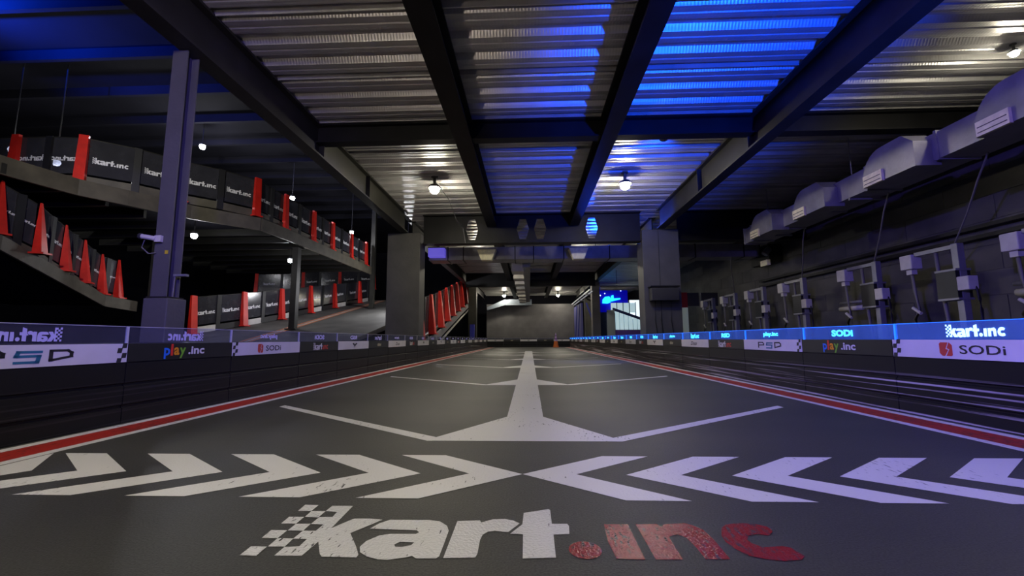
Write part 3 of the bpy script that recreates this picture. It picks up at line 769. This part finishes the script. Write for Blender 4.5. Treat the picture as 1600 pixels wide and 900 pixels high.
for y, lb_ in ((5.7, 'pair of white tube fittings on the right wall near the frame edge'), (9.0, 'pair of white tube fittings on the right wall between the second and third posts')):
    t = thing('tube_fitting', lb_, 'fitting', (6.6, y, 1.1))
    MB().box(0, .7, -.03, .03, .02, .09).build('tray', STEEL, t)
    MB().tube([(-.03,-.3,.04), (-.03,.3,.04)], .05, 10).build('tube', WHITEPL, t, True)
    MB().tube([(.05,-.25,.17), (.05,.4,.17)], .03, 10).build('tube', STEEL, t, True)

# things on / behind the right column
mb_ = thing('black_speaker', 'black box with bracket hung on the front of the right column', 'speaker', (3.42, 11.08, 1.4))
MB().box(-.34, .34, -.26, 0, .1, .42).build('case', CAN, mb_, bevel=.01)
MB().box(-.36, .36, -.28, 0, .44, .47).build('bracket', BLACKSTEEL, mb_)
MB().lathe([(.07,0), (.07,.02)], 14, (.18,-.14,.43)).build('dial', STEEL, mb_)
for dx in (-.2, -.05, .2): MB().tube([(dx,-.05,.1), (dx-.02,-.06,-.4), (dx+.05,-.05,-.95)], .012, 6).build('cable', CABLEB, mb_)
rw = thing('banner_post', 'narrow red and white upright banner behind the right column', 'banner', (5.42, 15.2, 0))
MB().box(-.12, .12, -.03, .03, 1.62, 2.15).build('red_panel', mat('banner_red', (.45, .03, .05), .5), rw)
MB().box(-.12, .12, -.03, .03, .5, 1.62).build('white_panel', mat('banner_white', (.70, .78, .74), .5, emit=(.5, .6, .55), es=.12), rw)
MB().box(-.14, .14, -.05, .05, 0, .5).build('stand', CAN, rw)
sb = thing('dark_screens', 'row of dark hanging screens right of the red and white banner', 'screen', (5.75, 16.3, 1.5))
for k in range(2): MB().box(.0+.7*k, .62+.7*k, -.02, .02, .25, .75).build('screen', PURPLE if k < 0 else mat('dark_screen', (.04, .04, .05), .4), sb)
MB().box(0, .12, -.05, .05, -1.5, .25).build('support', mat('violet_post', (.14, .09, .28), .5), sb)

# far right lit corner: windows, slatted screen, neon
s1 = struct(MB().box(5.85, 7.28, 25.3, 25.4, 1.72, 2.8).build('window_1', LITPANE))
for k in range(3): MB().box(5.85+.7*k-.02, 5.85+.7*k+.02, 25.26, 25.3, 1.72, 2.8).build('mullion', CAN, s1)
sl = thing('slatted_screen', 'pale lit slatted balustrade under a dark sloping rail in the far right corner', 'balustrade', (4.95, 25.0, 0))
for k in range(9):
    xx = .03 + .255*k
    zt = 2.15 - .36*(xx)
    MB().hexa([(xx,0,1.07), (xx+.22,0,1.07), (xx+.22,.05,1.07), (xx,.05,1.07)], [(xx,0,zt), (xx+.22,0,zt-.08), (xx+.22,.05,zt-.08), (xx,.05,zt)]).build('slat', LITSLAT, sl)
MB().hexa([(-.1,-.05,2.18), (2.33,-.05,1.3), (2.33,.12,1.3), (-.1,.12,2.18)], [(-.1,-.05,2.34), (2.33,-.05,1.46), (2.33,.12,1.46), (-.1,.12,2.34)]).build('sloping_rail', BLUEWALL, sl)
MB().box(0, 2.33, -.03, .06, .3, 1.05).build('skirt_board', PURPLE, sl)
MB().box(-.45, -.02, -.1, .1, 0, 2.2).build('end_pier', mat('pale_pier', (.36, .42, .47), .6), sl)
nb = thing('neon_sign', 'glowing cyan neon shape on a deep blue board in the far right corner', 'neon sign', (3.85, 25.2, 2.0))
MB().box(0, 1.95, .15, .2, -2.0, .1).build('lower_panel', mat('slate_panel', (.04, .05, .10), .5), nb)
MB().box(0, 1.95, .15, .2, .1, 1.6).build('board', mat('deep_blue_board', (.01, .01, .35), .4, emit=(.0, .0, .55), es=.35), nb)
MB().hexa([(q[0],.02,q[1]) for q in ((.45,.62),(.48,.85),(.62,1.0),(.85,1.02),(.95,.9),(.92,.66),(.75,.6))], [(q[0],.10,q[1]) for q in ((.45,.62),(.48,.85),(.62,1.0),(.85,1.02),(.95,.9),(.92,.66),(.75,.6))]).build('neon_blob', NEON, nb)
MB().hexa([(q[0],.02,q[1]) for q in ((.97,.72),(1.5,.84),(1.5,.92),(1.12,.9),(1.1,1.1),(.97,1.05))], [(q[0],.10,q[1]) for q in ((.97,.72),(1.5,.84),(1.5,.92),(1.12,.9),(1.1,1.1),(.97,1.05))]).build('neon_tail', NEON, nb)
MB().tube([(.02,.0,1.12), (.2,.0,1.14), (.36,.0,1.06)], .035, 8).build('neon_tube', NEONW, nb)
for q in ((.62, .12, 1.2), (1.55, .1, 1.35)): MB().lathe([(.001,-.04), (.04,0), (.001,.04)], 10, q).build('bulb', NEONW, nb)
pw = thing('glazed_panes', 'row of pale lit glass panes above the sloping rail in the far right corner', 'glazing', (4.75, 25.14, 0))
for k in range(4):
    MB().box(.02+.36*k, .34+.36*k, 0, .03, 2.05, 2.62).build('pane', LITSLAT, pw)
    MB().box(.34+.36*k, .38+.36*k, -.01, .04, 0, 2.66).build('frame_bar', BLUEWALL, pw)
pi = thing('horizontal_pipe', 'thick grey pipe crossing above the neon sign on the right', 'pipe', (0,0,0))
MB().tube([(3.5, 21.0, 3.0), (7.2, 21.0, 3.0)], .1, 12).build('pipe', STEEL, pi, True)
for xx in (4.3, 5.9): MB().tube([(xx,21,3.05), (xx,21,3.9)], .015, 6).build('hanger', STEEL, pi)
tb = thing('light_tubes', 'two long bright conduit tubes receding along the right side of the hall', 'tube', (3.05, 0, 0))
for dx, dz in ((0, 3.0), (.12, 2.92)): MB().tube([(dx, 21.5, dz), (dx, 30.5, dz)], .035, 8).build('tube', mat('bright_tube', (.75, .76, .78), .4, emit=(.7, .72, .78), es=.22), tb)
for yy in (22.5, 26, 29.5): MB().box(-.05, .3, yy, yy+.05, 2.83, 2.88).build('bracket', STEEL, tb)
for dx in (-.12, .1): MB().tube([(dx, 24.5, 3.04), (dx, 24.5, 3.9)], .018, 6).build('hanger', STEEL, tb)
bs = thing('blue_side_wall', 'side wall in painted blue light with slanting strips for shading, far right of the track', 'partition', (3.25, 27.0, 0))
MB().box(0, .12, 0, 4.2, 0, 2.8).build('board', mat('bluelit_board', (.10, .10, .30), .6), bs)  # blue light on the wall is put into its base colour
for k in range(2): MB().hexa([(-.03,.4+1.6*k,2.75), (-.03,.75+1.6*k,2.75), (0,.75+1.6*k,2.75), (0,.4+1.6*k,2.75)], [(-.03,1.5+1.6*k,.7), (-.03,1.75+1.6*k,.7), (0,1.75+1.6*k,.7), (0,1.5+1.6*k,.7)]).build('slanting_strip', BLUESTRIP, bs)  # slanted blue shading on the wall, built as raised strips
bq = thing('dark_partition', 'dark partition panel between the blue side wall and the neon sign', 'partition', (3.2, 24.6, 0))
MB().box(.02, .6, 0, .1, 0, 2.9).build('panel', WALLDARK, bq)
MB().box(-.05, .02, -.03, .13, 0, 2.95).build('edge_post', COLPAINT, bq)
MB().hexa([(.03,-.02,2.6), (.12,-.02,2.6), (.12,0,2.6), (.03,0,2.6)], [(.5,-.02,1.2), (.6,-.02,1.2), (.6,0,1.2), (.5,0,1.2)]).build('slanting_strip', BLUESTRIP, bq)

# ================================================================== RAMP HALL (left)
def fence(label, pts, ht, name='ramp_fence', step=None, first_red=True, text=True, mirror=(), kerb=.16, pad_out=.32, lean=0.0, kbw=False, wb=.10, wt=.085, topd=.09):
    """pts: post feet (x,y,z) from near/left to far/right. The track side is to the right of travel... pads lean towards the camera."""
    t = thing(name, label, 'fence', pts[0])
    o0 = Vector(pts[0])
    P = [Vector(p) - o0 for p in pts]
    n = len(P)
    for i in range(n-1):
        a, b = P[i], P[i+1]; d = (b-a); L = d.length; dn = d/L
        hz = Vector((d.x, d.y, 0)).normalized(); nrm = Vector((hz.y, -hz.x, 0))   # towards the camera side
        g = .05*dn
        q = [a+g+Vector((0,0,kerb+.06)), b-g+Vector((0,0,kerb+.06)), b-g+Vector((0,0,ht)), a+g+Vector((0,0,ht))]
        pn = MB().hexa([p - nrm*.01 for p in q], [p + nrm*.01 for p in q]).build('fence_panel', SCREEN, t)
        tr = [a+g+Vector((0,0,ht)), b-g+Vector((0,0,ht)), b-g+Vector((0,0,ht+.02)), a+g+Vector((0,0,ht+.02))]
        MB().hexa([p - nrm*.015 for p in tr], [p + nrm*.015 for p in tr]).build('top_rail', GREYSTEEL, t)
        kq = [a+g*.2, b-g*.2, b-g*.2+Vector((0,0,kerb)), a+g*.2+Vector((0,0,kerb))]
        MB().hexa([p - nrm*.02 for p in kq], [p + nrm*.04 for p in kq]).build('kerb_board', (KERBW if i % 2 == 0 else KERBD) if kbw else EDGE, t)
        if text:
            o = link('lettering', logo_mesh(.62, .15, INKWHITE), None, pn)
            c = (a+b)/2 + Vector((0,0,ht*.56)) + nrm*.016
            mtx = frame_mtx(c, dn)
            if i in mirror: mtx = mtx @ Matrix.Diagonal((-1,1,1,1))
            sc = min(1.0, L*.8/.62)
            o.matrix_local = mtx @ Matrix.Diagonal((sc, sc, 1, 1))
    for i in range(n):
        d = (P[min(i+1, n-1)] - P[max(i-1, 0)]); hz = Vector((d.x, d.y, 0)).normalized(); nrm = Vector((hz.y, -hz.x, 0))
        red = (i % 2 == 0) == first_red
        p = P[i]
        if red:
            lo = [p - hz*wb + nrm*.02, p + hz*wb + nrm*.02, p + hz*wb + nrm*pad_out, p - hz*wb + nrm*pad_out]
            hi = [p - hz*wt + nrm*.02, p + hz*wt + nrm*.02, p + hz*wt + nrm*topd, p - hz*wt + nrm*topd]
            hi = [h + Vector((0,0,ht+.06)) for h in hi]
            MB().hexa(lo, hi).build('red_brace', REDPAD, t)
            MB().hexa([p - hz*(wb+.03) - nrm*.02, p + hz*(wb+.03) - nrm*.02, p + hz*(wb+.03) + nrm*(pad_out+.05), p - hz*(wb+.03) + nrm*(pad_out+.05)], [q + Vector((0,0,.035)) for q in (p - hz*(wb+.03) - nrm*.02, p + hz*(wb+.03) - nrm*.02, p + hz*(wb+.03) + nrm*(pad_out+.05), p - hz*(wb+.03) + nrm*(pad_out+.05))]).build('brace_foot', REDPAD, t)
        else:
            lo = [p - hz*.07 - nrm*.03, p + hz*.07 - nrm*.03, p + hz*.07 + nrm*.05, p - hz*.07 + nrm*.05]
            MB().hexa(lo, [q + Vector((0,0,ht+.02)) for q in lo]).build('black_post', BLKPOST, t)
    return t
def interp(path, n):
    ls = [0]
    for a, b in zip(path, path[1:]): ls.append(ls[-1] + (Vector(b)-Vector(a)).length)
    out = []
    for k in range(n):
        s = ls[-1]*k/(n-1)
        for i in range(len(path)-1):
            if s <= ls[i+1] + 1e-6:
                u = (s-ls[i])/(ls[i+1]-ls[i]); out.append(tuple(Vector(path[i]).lerp(Vector(path[i+1]), u))); break
    return out

# upper deck, edge curving
UE = [(-10.02, 6.9), (-9.95, 7.6), (-9.78, 8.6), (-9.36, 9.35), (-9.05, 9.95), (-8.78, 10.5), (-8.25, 11.15), (-7.72, 11.75), (-7.65, 13.0), (-7.65, 20.2)]
ud = thing('upper_ramp_deck', 'upper karting deck with an olive edge beam curving through the ramp hall', 'ramp', (-12, 12, 0))
ZU = 4.05
mbu = MB()
top = [(x+12, y-12) for x, y in UE] + [(-1.2, 8.2), (-1.2, -5.1)]
mbu.hexa([(x, y, ZU-.14) for x, y in top], [(x, y, ZU-.02) for x, y in top]); mbu.build('slab', VOID, ud)
for (xa, ya), (xb, yb) in zip(UE, UE[1:]):
    d = Vector((xb-xa, yb-ya, 0)).normalized(); nn = Vector((d.y, -d.x, 0))
    a = Vector((xa+12, ya-12, 0)); b = Vector((xb+12, yb-12, 0))
    q = [a, b, b + nn*.06, a + nn*.06]
    MB().hexa([p + Vector((0,0,ZU-.36)) for p in q], [p + Vector((0,0,ZU)) for p in q]).build('edge_beam', EDGE, ud)
q = [(-12.2,8.8), (-11.5,8.8), (-10.75,8.8), (-10.05,8.9), (-9.36,9.5), (-8.86,10.25), (-8.28,10.85), (-7.80,11.6), (-7.78,12.3), (-7.78,13.0), (-7.78,13.9), (-7.78,14.8), (-7.78,15.55), (-7.78,16.3), (-7.78,17.2), (-7.78,18.1), (-7.78,19.0), (-7.78,19.8)]
fence('smoked panel fence with red braces and kart.inc lettering along the upper deck edge', [(x, y, ZU) for x, y in q], 1.08, first_red=False, mirror=(0, 1, 2), kerb=.2, pad_out=.13)
for (x, y), lb_ in (((-7.85, 14.0), 'thin dark steel post under the upper deck edge, nearer one'), ((-7.6, 20.4), 'tall dark steel post at the far end of the upper deck')):
    zb_ = (.55 + .18*(y-12)) if x > -10 else 0
    t = thing('deck_post', lb_, 'post', (x, y, zb_)); zt = (7.15 if y > 20 else ZU-.38) - zb_
    MB().box(-.1, .1, -.1, .1, 0, zt).build('shaft', GREYSTEEL, t); MB().box(-.18, .18, -.18, .18, 0, .03).build('foot_plate', GREYSTEEL, t)

jm = MB().box(-1.1, 2.1, -.04, .04, ZU-.34, ZU-.14).mesh('joist'); jm.materials.append(GREYSTEEL)
for k in range(13):
    yy = 7.4 + 1.0*k
    o = link('joist', jm, None, ud); o.location = (0, yy-12, 0)
    if yy > 11.5: o.scale = (2.0, 1, 1)
# lower-left ramp
LE = [(-13.3, 9.2, 3.45), (-13.24, 10.0, 3.2), (-13.4, 11.0, 2.85), (-13.75, 12.0, 2.59), (-14.15, 13.0, 2.36), (-14.5, 14.0, 2.1), (-14.5, 15.2, 2.0)]
near = lambda p: (p[0]*.78, p[1]*.78, .55 + (p[2]-.55)*.78)
LE = [near(p) for p in LE]
lr = thing('lower_ramp_deck', 'lower ramp with olive edge sloping down at the far left', 'ramp', (-15*.78, 12*.78, 0))
for (xa, ya, za), (xb, yb, zb) in zip(LE, LE[1:]):
    a = Vector((xa+11.7, ya-9.36, za)); b = Vector((xb+11.7, yb-9.36, zb)); W = Vector((-3, -.5, 0))
    up = Vector((0,0,.12))
    MB().hexa([a-up, b-up, b-up+W, a-up+W], [a, b, b+W, a+W]).build('slab_section', VOID, lr)
    n2 = Vector((.06, 0, 0))
    MB().hexa([a-up*2.4, b-up*2.4, b-up*2.4+n2, a-up*2.4+n2], [a, b, b+n2, a+n2]).build('edge_beam', EDGE, lr)
LP_ = [(-13.3,9.3,3.5), (-13.27,9.65,3.35), (-13.27,10.0,3.2), (-13.2,10.4,3.03), (-13.15,10.8,2.87), (-13.45,11.4,2.72), (-13.75,12.0,2.60), (-13.98,12.5,2.49), (-14.2,13.0,2.38), (-14.42,13.5,2.24), (-14.62,14.0,2.12), (-14.68,14.3,2.08), (-14.7,14.7,2.05)]
fence('fence of red tapered braces and smoked panels on the lower left ramp', [(x-.1, y, z+.01) for x, y, z in map(near, LP_)], 1.04, first_red=True, kerb=.1, pad_out=.20, text=True, wb=.085, wt=.022, topd=.045)
t = thing('deck_post', 'thick dark post at the foot of the lower left ramp', 'post', (-11.0, 12.3, 0)); MB().box(-.2, .2, -.2, .2, 0, 3.66).build('shaft', GREYSTEEL, t)

# rising ramp behind the left column, with its fence
rp_ = thing('rising_ramp', 'grey asphalt ramp rising away behind the left column with a thin orange line', 'ramp', (-7.5, 9, 0))
zr = lambda y: .55 + .18*(y-12)
MB().hexa([(-3.1,0,-.02), (2.5,0,-.02), (2.5,16,zr(25)-.4), (-3.1,16,zr(25)-.4)], [(-3.1,0,.012), (2.5,0,.012), (2.5,16,zr(25)), (-3.1,16,zr(25))]).build('road', RAMPTOP, rp_)
for dx, mt in ((0, ORANGE), (.14, KERBW), (.26, ORANGE)):
    xa, xb = -.55+dx, -1.2+dx
    MB().poly([(xa,1.6,zr(10.6)+.018), (xa+.1,1.6,zr(10.6)+.018), (xb+.1,15.5,zr(24.5)+.018), (xb,15.5,zr(24.5)+.018)]).build('painted_line', mt, rp_)
gf = [(-10.55, 13.0), (-10.3, 13.8), (-10.05, 14.65), (-9.88, 15.5), (-9.75, 16.4), (-9.72, 17.4), (-9.7, 18.5), (-9.62, 19.5), (-9.55, 20.5), (-9.45, 21.7), (-9.32, 23.0), (-9.25, 24.2)]
fence('curving smoked fence with red braces and white kerb boards beside the rising ramp', [(x, y, zr(y)+.02) for x, y in gf], 1.15, kerb=.2, pad_out=.2, kbw=True)
fence('farther smoked fence with red braces high behind the rising ramp', [(-16.4,25,3.2), (-15.2,25.6,3.3), (-14.2,26.2,3.45), (-13.4,26.8,3.6), (-12.4,27.4,3.75), (-11.4,28,3.9), (-10.6,28.6,3.95)], 1.3, kerb=.2, kbw=True)
md = thing('middle_ramp_deck', 'dark ramp slab carrying the farther fence', 'ramp', (-13.5, 26.8, 0))
MB().hexa([(-3.2,-2.1,2.9), (3.2,1.5,3.6), (2.6,4,3.6), (-4,2,2.9)], [(-3.2,-2.1,3.19), (3.2,1.5,3.93), (2.6,4,3.93), (-4,2,3.19)]).build('slab', VOID, md)

# narrow ramp close beside the track past the left column
EE = [(-3.55,14.0,.45), (-3.5,16.5,.9), (-3.55,19.0,1.42), (-3.6,22.0,2.05), (-3.65,26.0,2.88)]
er = thing('side_ramp', 'steep side ramp with pale stringers rising beside the track past the left column', 'ramp', (-4.2, 14, 0))
for (xa, ya, za), (xb, yb, zb) in zip(EE, EE[1:]):
    a = Vector((xa+4.2, ya-14, za)); b = Vector((xb+4.2, yb-14, zb)); W = Vector((-1.1,0,0)); up = Vector((0,0,.1)); n2 = Vector((.05,0,0))
    MB().hexa([a-up, b-up, b-up+W, a-up+W], [a, b, b+W, a+W]).build('slab_section', VOID, er)
    MB().hexa([a-up*3, b-up*3, b-up*3+n2, a-up*3+n2], [a, b, b+n2, a+n2]).build('stringer', mat('grey_stringer', (.22, .21, .22), .5), er)
    MB().hexa([a-up*5, b-up*5, b-up*5+n2, a-up*5+n2], [a-up*4.4, b-up*4.4, b-up*4.4+n2, a-up*4.4+n2]).build('lower_rail', KERBW, er)
fence('tall fence of red braces and smoked panels on the side ramp past the left column', interp([(x-.12, y, z+.02) for x, y, z in EE], 17), 1.4, kerb=.08, pad_out=.26, text=False, wb=.14, wt=.10, topd=.10)
tr_ = thing('wall_pad', 'small blue upright pad beside the slim dark left column', 'pad', (-3.02, 22.9, 0)); MB().box(-.13, .1, -.1, .1, .3, 1.35).build('pad', mat('blue_pad', (.02, .03, .35), .5), tr_); MB().box(-.1, .07, -.08, .08, 0, .3).build('foot', CAN, tr_)

# lamps in the ramp hall
def hall_lamp(x, y, z, top, label, e=1.0):
    t = thing('hall_lamp', label, 'lamp', (x, y, z), group='small bright lamps in the ramp hall')
    MB().lathe([(.01,-.08), (.06,-.06), (.085,0), (.07,.05)], 14).build('globe', GLOBE_F, t, True)
    MB().lathe([(.09,.05), (.09,.09), (.03,.14)], 14).build('cap', CAN, t)
    MB().tube([(0,0,.14), (0,0,top-z)], .012, 6).build('stem', CAN, t)
    l = bpy.data.lights.new('hall_lamp_light', 'POINT'); l.energy = 110*e; l.color = (.95, .95, 1); l.shadow_soft_size = .09
    o = bpy.data.objects.new('hall_lamp_light', l); COL.objects.link(o); o.parent = t; o.location = (0, 0, -.19)
hall_lamp(-10.2, 12.45, 6.6, 7.4, 'bright lamp above the upper deck fence, right of the steel post')
hall_lamp(-8.75, 15.1, 5.8, 7.4, 'bright lamp above the upper deck fence where its lettering recedes')
hall_lamp(-8.0, 18.7, 5.4, 7.4, 'bright lamp at the far right end of the upper deck fence')
hall_lamp(-9.2, 11.2, 3.42, 3.9, 'dim lamp under the upper deck, right of the steel post', .25)
hall_lamp(-8.35, 14.5, 3.33, 3.9, 'small lamp left of the thin deck post', .25)
hall_lamp(-12.3, 9.3, 5.1, 7.4, 'bright lamp at the far left frame edge over the upper deck', .8)
hall_lamp(-11.4, 9.5, 4.85, 7.4, 'bright lamp behind the upper deck fence at the left', .8)
hall_lamp(-5.2, 18.0, 3.0, 7.4, 'added lamp hidden behind the left column, brightening the rising ramp', 2.6)  # added out of sight to light the ramp surface and fences
